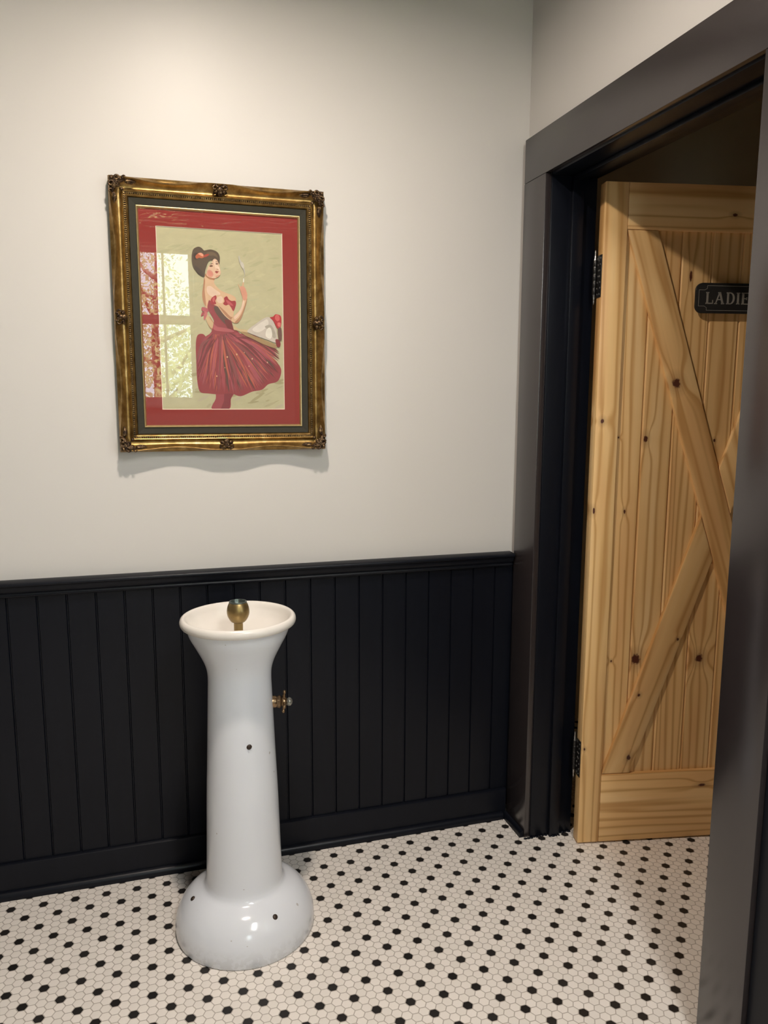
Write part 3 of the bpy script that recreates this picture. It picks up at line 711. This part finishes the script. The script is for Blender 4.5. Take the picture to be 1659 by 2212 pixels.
    for (x, z) in ((0.700, 1.612), (0.672, 1.604), (0.664, 1.573), (0.722, 1.618), (0.745, 1.600), (0.790, 1.590), (0.640, 1.548), (0.735, 1.578)):
        s = rr.uniform(0.0012, 0.0024); poly(L3(222, 180, 140, K), [(x - s, z), (x, z - s * 1.4), (x + s, z), (x, z + s * 1.4)], False)
    me = D.meshes.new('print'); me.from_pydata(vs, [], fs); me.update()
    at = me.color_attributes.new('Ink', 'FLOAT_COLOR', 'CORNER')
    for p, c in zip(me.polygons, cols):
        for li in p.loop_indices: at.data[li].color = c
    tag(child(link('print', me, MAT['print']), pic), 'print of a woman in a red dress holding flowers')
build_print()

# carved ornaments
def ornament(scroll, centre, name, loc, sx, sz, rot=0.0):
    r = random.Random(hash((round(loc[0], 3), round(loc[2], 3), 7)) & 0xffff)
    mb = MB(); lx, lz = loc[0], loc[2]
    ca, sa = math.cos(rot), math.sin(rot)
    def P(u, v, h):
        u *= sx; v *= sz
        return (lx + u * ca - v * sa, WB - h - 0.0065, lz + u * sa + v * ca)
    def curl(u0, v0, r0, a0, a1, th, h):
        pts = []; rad = []
        for k in range(13):
            t = k / 12; a = a0 + (a1 - a0) * t; q = r0 * (1 - 0.72 * t)
            pts.append(P(u0 + q * math.cos(a), v0 + q * math.sin(a), h + 0.003 * t)); rad.append(th * (1 - 0.45 * t))
        mb.tube(pts, rad, 7)
    def leaf(u0, v0, u1, v1, w, h):
        p0 = Vector((u0, v0)); p1 = Vector((u1, v1)); d = (p1 - p0); n = Vector((-d.y, d.x)).normalized()
        for k in range(6):
            t = k / 6; c = p0 + d * t; ww = w * math.sin(PI * (0.25 + 0.72 * t)); 
            mb.ball(P(c.x + n.x * ww * 0.45, c.y + n.y * ww * 0.45, h - 0.004 * t), ww * 1.05, (1, 0.9, 1), 8, 6)
            mb.ball(P(c.x - n.x * ww * 0.45, c.y - n.y * ww * 0.45, h - 0.004 * t), ww * 1.05, (1, 0.9, 1), 8, 6)
        mb.tube([P(p0.x, p0.y, h + 0.004), P((p0.x + p1.x) / 2, (p0.y + p1.y) / 2, h + 0.004), P(p1.x, p1.y, h - 0.002)], [0.0030, 0.0026, 0.0012], 7)
    if centre:
        mb.ball(P(0, 0, 0.036), 0.0075, (1.35, 0.9, 1.1), 14, 10)
        curl(-0.014, 0.002, 0.0085, 0.6, 5.6, 0.0032, 0.038); curl(0.014, 0.002, 0.0085, PI - 0.6, PI - 5.6, 0.0032, 0.038)
        curl(-0.006, 0.008, 0.006, 2.2, 6.4, 0.0024, 0.041); curl(0.006, 0.008, 0.006, PI - 2.2, PI - 6.4, 0.0024, 0.041)
        leaf(0, -0.006, 0, -0.019, 0.0055, 0.035); leaf(-0.010, -0.006, -0.019, -0.009, 0.004, 0.034); leaf(0.010, -0.006, 0.019, -0.009, 0.004, 0.034)
        mb.ball(P(0, -0.004, 0.042), 0.0028, (1, 1, 1), 8, 6)
    else:   # corner at (0,0) outward; arms run along +u and +v
        leaf(0.010, 0.010, 0.030, 0.030, 0.0085, 0.036)
        leaf(0.014, 0.020, 0.010, 0.046, 0.0060, 0.036); leaf(0.020, 0.014, 0.046, 0.010, 0.0060, 0.036)
        curl(0.026, 0.0095, 0.0090, 2.6, 7.6, 0.0038, 0.041); curl(0.0095, 0.026, 0.0090, -1.0, -6.0, 0.0038, 0.041)
        curl(0.044, 0.0065, 0.0055, 2.4, 7.0, 0.0027, 0.042); curl(0.0065, 0.044, 0.0055, -0.8, -5.4, 0.0027, 0.042)
        leaf(0.048, 0.0140, 0.074, 0.0150, 0.0055, 0.031); leaf(0.0140, 0.048, 0.0150, 0.074, 0.0055, 0.031)
        mb.ball(P(0.010, 0.010, 0.043), 0.0055, (1, 0.8, 1), 10, 8)
        for k in range(9): mb.ball(P(0.006 + r.uniform(0, 0.028), 0.006 + r.uniform(0, 0.028), 0.037 + r.uniform(0, 0.006)), r.uniform(0.0018, 0.0034), (1, 1, 1), 8, 6)
        mb.ball(P(0.036, 0.036, 0.034), 0.0048, (1, 0.8, 1), 10, 8)
    o = child(mb.build(name, MAT['bronze'], smooth=60), pic); return o
for (cx, cz, sx, sz) in ((PX0, PZ0, 1, 1), (PX1, PZ0, -1, 1), (PX1, PZ1, -1, -1), (PX0, PZ1, 1, -1)):
    ornament(True, False, 'corner_ornament', (cx, 0, cz), sx, sz)
mx, mz = (PX0 + PX1) / 2, (PZ0 + PZ1) / 2
for (cx, cz, rot) in ((mx, PZ1 - 0.018, 0), (mx, PZ0 + 0.018, PI), (PX0 + 0.018, mz, PI / 2), (PX1 - 0.018, mz, -PI / 2)):
    ornament(True, True, 'centre_ornament', (cx, 0, cz), 1, 1, rot)

# ------------------------------------------------------------------ porcelain drinking fountain
FX, FY = 0.653, -0.248
ft = tag(empty('drinking_fountain', (FX, FY, 0)), 'white porcelain pedestal drinking fountain with a brass bubbler', 'drinking fountain')
pts = [(.1890, 0.0008), (.192, .004), (.1940, .020), (.1925, .042), (.187, .063), (.176, .085), (.160, .104), (.145, .116), (.128, .1255), (.115, .1335), (.1085, .143), (.1058, .158), (.104, .20), (.102, .26), (.098, .40), (.093, .52),
       (.0885, .64), (.0862, .70), (.0852, .735), (.087, .760), (.0935, .783), (.104, .806), (.117, .831), (.1285, .853), (.1355, .872), (.1385, .8835)]
def spline_prof(p, k=5):
    out = []
    for i in range(len(p) - 1):
        p0, p1, p2, p3 = p[max(i - 1, 0)], p[i], p[i + 1], p[min(i + 2, len(p) - 1)]
        for j in range(k):
            t = j / k; t2 = t * t; t3 = t2 * t
            out.append(tuple(0.5 * ((2 * p1[c]) + (-p0[c] + p2[c]) * t + (2 * p0[c] - 5 * p1[c] + 4 * p2[c] - p3[c]) * t2 + (-p0[c] + 3 * p1[c] - 3 * p2[c] + p3[c]) * t3) for c in (0, 1)))
    return out + [p[-1]]
mb = MB().lathe([(0, 0.0008)] + spline_prof(pts) + [(.1300, .8835)], 112)
mb.build('pedestal', MAT['porcelain'], ft, smooth=60)
rim = [(.1380, .8836), (.1435, .8830), (.1492, .8850), (.1530, .8895), (.1542, .8960), (.1525, .9030), (.1480, .9078), (.1428, .9082), (.1385, .9050), (.1355, .8990), (.130, .8860), (.118, .870), (.095, .857), (.060, .850), (.025, .848), (.0, .848)]
MB().lathe(spline_prof(rim, 4), 112).build('basin', MAT['basin'], ft, smooth=60)
bb = MB().lathe(spline_prof([(.0120, .8486), (.0122, .880), (.0128, .8875), (.0185, .8905), (.0245, .8985), (.0288, .9085), (.0300, .9180), (.0290, .9275), (.0262, .9370), (.0232, .9430)], 4), 48)
bub = bb.build('bubbler', MAT['brass'], ft, smooth=60)
MB().lathe([(.0230, .9428), (.0238, .9446), (.0230, .9464), (.0208, .9466), (.0198, .9440), (.0190, .9330), (.010, .9260), (.0, .9255)], 48).build('bubbler_rim', MAT['greyrim'], bub, smooth=50)
mb = MB().lathe([(.0, .926), (.0065, .926), (.0065, .934), (.003, .936), (.0, .936)], 20); mb.build('jet_nozzle', MAT['brass_bright'], bub, smooth=50)
# valve handle on the right side of the pedestal
vh = empty('valve_handle', (0.0835, -0.006, 0.6560), (0, PI / 2 + 0.06, -0.10)); vh.parent = ft; vh.scale = (1.4, 1.4, 1.12)
MB().lathe([(0.0, 0), (.0120, 0.0), (.0120, .010), (.0105, .013), (.0120, .016), (.0130, .021), (.0100, .024), (.0, .024)], 28).build('collar', MAT['brass_bright'], vh, smooth=40)
mb = MB().lathe([(0, .024), (.0075, .024), (.0095, .027), (.0095, .035), (.006, .038), (.0, .038)], 24)
for k in range(4):
    a = 0.10 + k * PI / 2; c, s = math.cos(a), math.sin(a)
    mb.tube([(0.006 * c, 0.006 * s, .031), (0.014 * c, 0.014 * s, .031), (0.0185 * c, 0.0185 * s, .031)], [.0042, .0030, .0026], 10); mb.ball((0.0205 * c, 0.0205 * s, .031), .0042, (1, 1, 1), 12, 8)
mb.build('cross_handle', MAT['brass_bright'], vh, smooth=50)
MB().ball((0, 0, .0440), .0088, (1, 1, 1), 20, 14).build('glass_knob', MAT['crystal'], vh)
def bolt(x, y, z, az, tilt, r):
    b = MB().lathe([(0, .0028), (r * .55, .0026), (r * .85, .0012), (r, -0.0010), (r, -0.004)], 20)
    n = Vector((math.cos(az) * math.cos(tilt), math.sin(az) * math.cos(tilt), math.sin(tilt)))
    o = b.build('bolt', MAT['rust'], ft, smooth=60); o.rotation_euler = n.to_track_quat('Z', 'Y').to_euler(); o.location = (x - 0.653, y + 0.243, z)
bolt(0.6643, -0.3345, 0.5715, math.radians(-83), 0.03, 0.0072)
bolt(0.7168, -0.3880, 0.1052, math.radians(-66), 0.75, 0.0078)
bolt(0.5070, -0.2610, 0.1155, math.radians(-173), 0.80, 0.0072)

# ------------------------------------------------------------------ the pine door, swung into the next room
ANG = math.radians(10.5)
door = tag(empty('door_1', (1.7682, -0.1697, 0.006), (0, 0, -ANG)), 'knotty pine door with a raised X brace standing open', 'door', kind='structure')
# local: x along the door from the hinge edge, y=0 front face, +y back face, z up
DW, DH, DT = 0.830, 2.118, 0.042
def board(name, p0, p1, width, y0, y1, mat, bev=0.0022, clip=None):
    """board whose centre line runs p0->p1 in the door's x-z plane; grain along local Z"""
    a = Vector((p0[0], 0, p0[1])); b = Vector((p1[0], 0, p1[1])); d = b - a; L = d.length
    ang = math.atan2(d.x, d.z)
    m = MB().box(-width / 2, width / 2, y0, y1, 0, L, bev)
    return m.build(name, mat, door, smooth=30, loc=(p0[0], 0, p0[1]), rot=(0, ang, 0))
SW = 0.0725; TR0, BR1 = 1.983, 0.240
board('stile', (SW / 2, 0), (SW / 2, DH), SW, 0, DT, wood('pine stile grain', 0.0, [(-0.0155, 1.411, 0.0075), (-0.026, 0.334, 0.0045), (-0.030, 1.13, 0.005, 2.5)], seed=1.0, density=1.2))
board('stile', (DW - SW / 2, 0), (DW - SW / 2, DH), SW, 0, DT, wood('pine stile grain far', 0.0, seed=2.3))
board('rail', (SW + 0.0006, (TR0 + DH) / 2), (DW - SW - 0.0006, (TR0 + DH) / 2), DH - TR0, 0, DT, wood('pine top rail grain', -0.02, [(0.018, 0.337, 0.0060, 1.8)], seed=4.4, density=0.8))
board('rail', (SW + 0.0006, BR1 / 2), (DW - SW - 0.0006, BR1 / 2), BR1, 0, DT, wood('pine bottom rail grain', 0.0, [(-0.066, 0.355, 0.0065, 2.6)], seed=5.9, density=0.9))
# beaded boards of the panel
PF = 0.013
kn = {0: [(0.000, 0.890, 0.0045, 2.0), (-0.020, 0.395, 0.004), (-0.032, 1.365 - BR1, 0.003)],
      1: [(-0.0300, 0.398, 0.0200, 1.1), (-0.036, 1.120, 0.0085, 1.8)],
      2: [(-0.018, 1.618, 0.0055, 4.0)],
      3: [(-0.008, 0.395, 0.0160, 1.2), (-0.005, 1.115, 0.0050)],
      4: [(-0.010, 1.150, 0.0060, 1.6)]}
bx = [0.0, 0.157, 0.2555, 0.354, 0.4525, 0.551, 0.6495, DW]
tones = [0.0, -0.03, 0.02, -0.05, 0.02, 0.0, 0.03]
for k in range(7):
    a, b = max(bx[k], SW - 0.004), min(bx[k + 1], DW - SW + 0.004)
    if k == 0: a = SW - 0.004
    m = MB(); w = b - a; h = TR0 - BR1 + 0.01
    g = 0.0045
    prof = [(-w / 2, DT - 0.010), (-w / 2, PF + 0.0048), (-w / 2 + g * 0.4, PF + 0.0038), (-w / 2 + g, PF), (w / 2 - g, PF), (w / 2 - g * 0.4, PF + 0.0038), (w / 2, PF + 0.0048), (w / 2, DT - 0.010)]
    m.prism(prof, 'z', 0.0, h)
    m.build('panel_board', wood('pine board grain %d' % k, tones[k], kn.get(k, []), seed=7.1 + k * 1.9, density=1.0 + 0.15 * (k % 3)), door, smooth=30, loc=((a + b) / 2, 0, BR1 - 0.005))
# X brace: one full diagonal, the other in two lengths; ends cut to the rails
def brace(poly, mat, y0=0.0012, y1=PF + 0.003):
    a = Vector(poly[0]); 
    d = Vector(poly[-1]) - a; ang = math.atan2(d.x, d.y); ca, sa = math.cos(ang), math.sin(ang)
    mid = Vector((sum(p[0] for p in poly) / len(poly), poly[0][1]))
    loc = [((p[0] - mid.x) * ca - (p[1] - mid.y) * sa, (p[0] - mid.x) * sa + (p[1] - mid.y) * ca) for p in poly]
    bm = bmesh.new(); f = [bm.verts.new((p[0], y0, p[1])) for p in loc]; b = [bm.verts.new((p[0], y1, p[1])) for p in loc]; n = len(loc)
    bm.faces.new(f); bm.faces.new(b[::-1])
    for i in range(n): bm.faces.new((f[i], b[i], b[(i + 1) % n], f[(i + 1) % n]))
    bmesh.ops.recalc_face_normals(bm, faces=bm.faces[:])
    front = [e for e in bm.edges if all(abs(v.co.y - y0) < 1e-6 for v in e.verts)]
    bmesh.ops.bevel(bm, geom=front, offset=0.006, segments=2, profile=0.5, affect='EDGES')
    m = MB().bm(bm)
    o = m.build('brace', mat, door, smooth=25, loc=(mid.x, 0, mid.y), rot=(0, ang, 0)); return o
zt, zb = TR0 + 0.0005, BR1 + 0.0005
sl = (0.658 - 0.0735) / (zt - zb)
def AL(z): return 0.0735 + sl * (zt - z)      # left edge of the falling diagonal
def BL(z): return 0.0735 + sl * (z - zb)      # left edge of the rising diagonal
WD = 0.0985
brace([(AL(zb), zb), (AL(zb) + WD, zb), (AL(zt) + WD, zt), (AL(zt), zt)], wood('pine brace grain falling', -0.01, [(0.258, 1.272, 0.0170, 1.2)], seed=20.3, density=0.55))
zc = (zt + zb) / 2
# where the rising brace meets the falling one
z1 = zc - 0.0005; # BL(z)=AL(z) at centre
zlo = zb + (zt - zb) / 2 - WD / (2 * sl)
zhi = zb + (zt - zb) / 2 + WD / (2 * sl)
brace([(BL(zb), zb), (BL(zb) + WD, zb), (BL(zlo) + WD, zlo), (BL(zc), zc - 0.001)], wood('pine brace grain rising', -0.02, [(-0.105, 0.024, 0.0085, 1.7), (-0.152, 0.238, 0.0065, 1.1), (-0.095, 0.454, 0.0055, 1.1)], seed=23.9, density=0.5))
brace([(BL(zc) + WD, zc + 0.001), (BL(zt) + WD, zt), (BL(zt), zt), (BL(zhi), zhi)], wood('pine brace grain upper', 0.0, seed=27.0, density=0.6))
# hinges on the door edge
def hinge(z0, z1):
    h = empty('hinge', (0, 0, 0)); h.parent = door
    MB().box(-0.0022, -0.0002, 0.004, 0.041, z0 + 0.020, z1 - 0.020, 0.0006).build('hinge_leaf', MAT['iron'], h)
    mb = MB()
    for k in range(7):
        for s in (-1, 1): mb.ball((-0.0024, 0.0225 + s * (0.008 + 0.004 * math.sin(k * 1.3)), z0 + 0.030 + k * (z1 - z0 - 0.060) / 6), 0.0034, (0.4, 1, 1), 8, 6)
    mb.build('relief', MAT['steel'], h)
    zc_ = (z0 + z1) / 2
    mb = MB(); hz = (z1 - z0) / 2
    pr = [(0, -hz), (.0016, -hz + .004), (.0030, -hz + .010), (.0018, -hz + .015), (.0042, -hz + .021), (.0034, -hz + .026), (.0052, -hz + .030), (.0052, hz - .030), (.0034, hz - .026), (.0042, hz - .021), (.0018, hz - .015), (.0030, hz - .010), (.0016, hz - .004), (0, hz)]
    mb.lathe(pr, 16); o = mb.build('hinge_pin', MAT['steel'], h, smooth=40, loc=(-0.006, 0.047, zc_))
    mb = MB()
    for k in range(5):
        a = -hz + 0.031 + k * (2 * hz - 0.062) / 5; mb.lathe([(.0056, a), (.0062, a + .001), (.0062, a + (2 * hz - 0.062) / 5 - .002), (.0056, a + (2 * hz - 0.062) / 5 - .001)], 16)
    mb.build('knuckle', MAT['iron'], h, smooth=40, loc=(-0.006, 0.047, zc_))
hinge(1.765, 1.930); hinge(0.212, 0.377)

# ------------------------------------------------------------------ LADIES plaque on the door
SCX, SCZ, SWD, SHT = 0.427, 1.786, 0.262, 0.090
dm = Matrix.Translation(door.location) @ Matrix.Rotation(-ANG, 4, 'Z')
sp = dm @ Vector((SCX, -0.001, SCZ))
sign = tag(empty('door_sign', sp, (0, 0, -ANG)), 'black LADIES plaque with silver letters on the pine door', 'sign')
def round_rect(w, h, r, n=8, cut=False):
    out = []
    for (cx, cz, a0) in ((w / 2 - r, h / 2 - r, 0), (-w / 2 + r, h / 2 - r, PI / 2), (-w / 2 + r, -h / 2 + r, PI), (w / 2 - r, -h / 2 + r, 1.5 * PI)):
        for k in range(n + 1):
            a = a0 + PI / 2 * k / n; out.append((cx + r * math.cos(a), cz + r * math.sin(a)))
    return out
bm = bmesh.new(); q = round_rect(SWD, SHT, 0.022); f = [bm.verts.new((p[0], -0.006, p[1])) for p in q]; b = [bm.verts.new((p[0], 0.0, p[1])) for p in q]; n = len(q)
bm.faces.new(f); bm.faces.new(b[::-1])
for i in range(n): bm.faces.new((f[i], b[i], b[(i + 1) % n], f[(i + 1) % n]))
bmesh.ops.bevel(bm, geom=[e for e in bm.edges if all(abs(v.co.y + 0.006) < 1e-6 for v in e.verts)], offset=0.0015, segments=2, profile=0.5, affect='EDGES')
MB().bm(bm).build('plate', MAT['plaque'], sign, smooth=30)
# border line with stepped corners
def line_loop(path, w, y, mb):
    n = len(path)
    for i in range(n):
        a = Vector(path[i]); b = Vector(path[(i + 1) % n]); d = (b - a)
        if d.length < 1e-6: continue
        d.normalize(); nn = Vector((-d.y, d.x)) * w / 2; a = a - d * w / 2; b = b + d * w / 2
        mb.add([(a.x - nn.x, y, a.y - nn.y), (b.x - nn.x, y, b.y - nn.y), (b.x + nn.x, y, b.y + nn.y), (a.x + nn.x, y, a.y + nn.y)], [(0, 1, 2, 3)])
bw, bh, cxn, czn = SWD / 2 - 0.010, SHT / 2 - 0.0085, 0.026, 0.0125
path = []
for (sx, sz) in ((1, 1), (-1, 1), (-1, -1), (1, -1)):
    A = [(sx * bw, sz * (bh - czn)), (sx * (bw - cxn * 0.7), sz * (bh - czn)), (sx * (bw - cxn), sz * (bh - czn * 0.65)), (sx * (bw - cxn), sz * bh)]
    if (sx, sz) in ((-1, 1), (1, -1)): A = A[::-1]
    path += A
mb = MB(); line_loop(path, 0.0014, -0.0063, mb); mb.build('border', MAT['letter'], sign, smooth=None)
# slab-serif letters, each built from strokes
H = 0.0355
def letter(ch, x0, w):
    mb = MB(); y0, y1 = -0.0071, -0.0058; t = 0.0062; s = 0.0030
    def R(a, b, c, d): mb.box(x0 + a, x0 + b, y0, y1, -H / 2 + c, -H / 2 + d)
    def S(p, q, tt):
        p = Vector(p); q = Vector(q); d = (q - p).normalized(); nn = Vector((-d.y, d.x)) * tt / 2
        pts = [p - nn, q - nn, q + nn, p + nn]; mb.prism([(x0 + v.x, -H / 2 + v.y) for v in pts], 'y', y0, y1)
    if ch == 'L':
        R(0.002, 0.002 + t, 0, H); R(0, 0.004 + t, H - s, H); R(0, w, 0, s * 1.3); R(w - s, w, 0, H * 0.34)
    elif ch == 'A':
        S((0.004, 0), (w / 2, H), 0.0036); S((w - 0.005, 0), (w / 2, H), 0.0062); R(w * 0.25, w * 0.75, H * 0.34, H * 0.34 + s); R(0, 0.0095, 0, s); R(w - 0.0105, w, 0, s); R(w / 2 - 0.005, w / 2 + 0.004, H - s, H)
    elif ch == 'I':
        R(w / 2 - t / 2, w / 2 + t / 2, 0, H); R(0, w, 0, s); R(0, w, H - s, H)
    elif ch == 'E':
        R(0.002, 0.002 + t, 0, H); R(0, w, 0, s); R(0, w, H - s, H); R(0.006, w * 0.72, H / 2 - s / 2, H / 2 + s / 2); R(w - s, w, 0, H * 0.28); R(w - s, w, H * 0.72, H); R(w * 0.72 - s, w * 0.72, H * 0.38, H * 0.62)
    elif ch == 'D':
        R(0.002, 0.002 + t, 0, H); R(0, w * 0.5, 0, s); R(0, w * 0.5, H - s, H)
        o_, i_ = [], []
        for k in range(13):
            a = -PI / 2 + PI * k / 12; o_.append((x0 + w * 0.45 + math.cos(a) * w * 0.55, math.sin(a) * H / 2)); i_.append((x0 + w * 0.45 + math.cos(a) * (w * 0.55 - t), math.sin(a) * (H / 2 - s)))
        for k in range(12): mb.prism([o_[k], o_[k + 1], i_[k + 1], i_[k]], 'y', y0, y1)
    elif ch == 'S':
        pts = []
        for k in range(10): a = 0.35 + (PI * 1.15) * k / 9; pts.append((w / 2 + math.cos(a) * w * 0.40, H * 0.74 + math.sin(a) * H * 0.215))
        for k in range(10): a = PI * 0.5 - (PI * 1.2) * k / 9; pts.append((w / 2 + math.cos(a) * w * 0.40, H * 0.265 + math.sin(a) * H * 0.215))
        for k in range(19): S(pts[k], pts[k + 1], 0.0048 if 6 < k < 13 else 0.0036)
        R(w - s - 0.001, w - 0.001, H * 0.68, H * 0.97); R(0.001, s + 0.001, H * 0.03, H * 0.32)
    tag(mb.build('letter', MAT['letter'], sign, smooth=None))
cur = 0.3285 - SCX
for ch, w, gap in (('L', 0.0240, 0.0040), ('A', 0.0325, 0.0060), ('D', 0.0270, 0.0055), ('I', 0.0110, 0.0055), ('E', 0.0255, 0.0060), ('S', 0.0235, 0)):
    letter(ch, cur, w); cur += w + gap
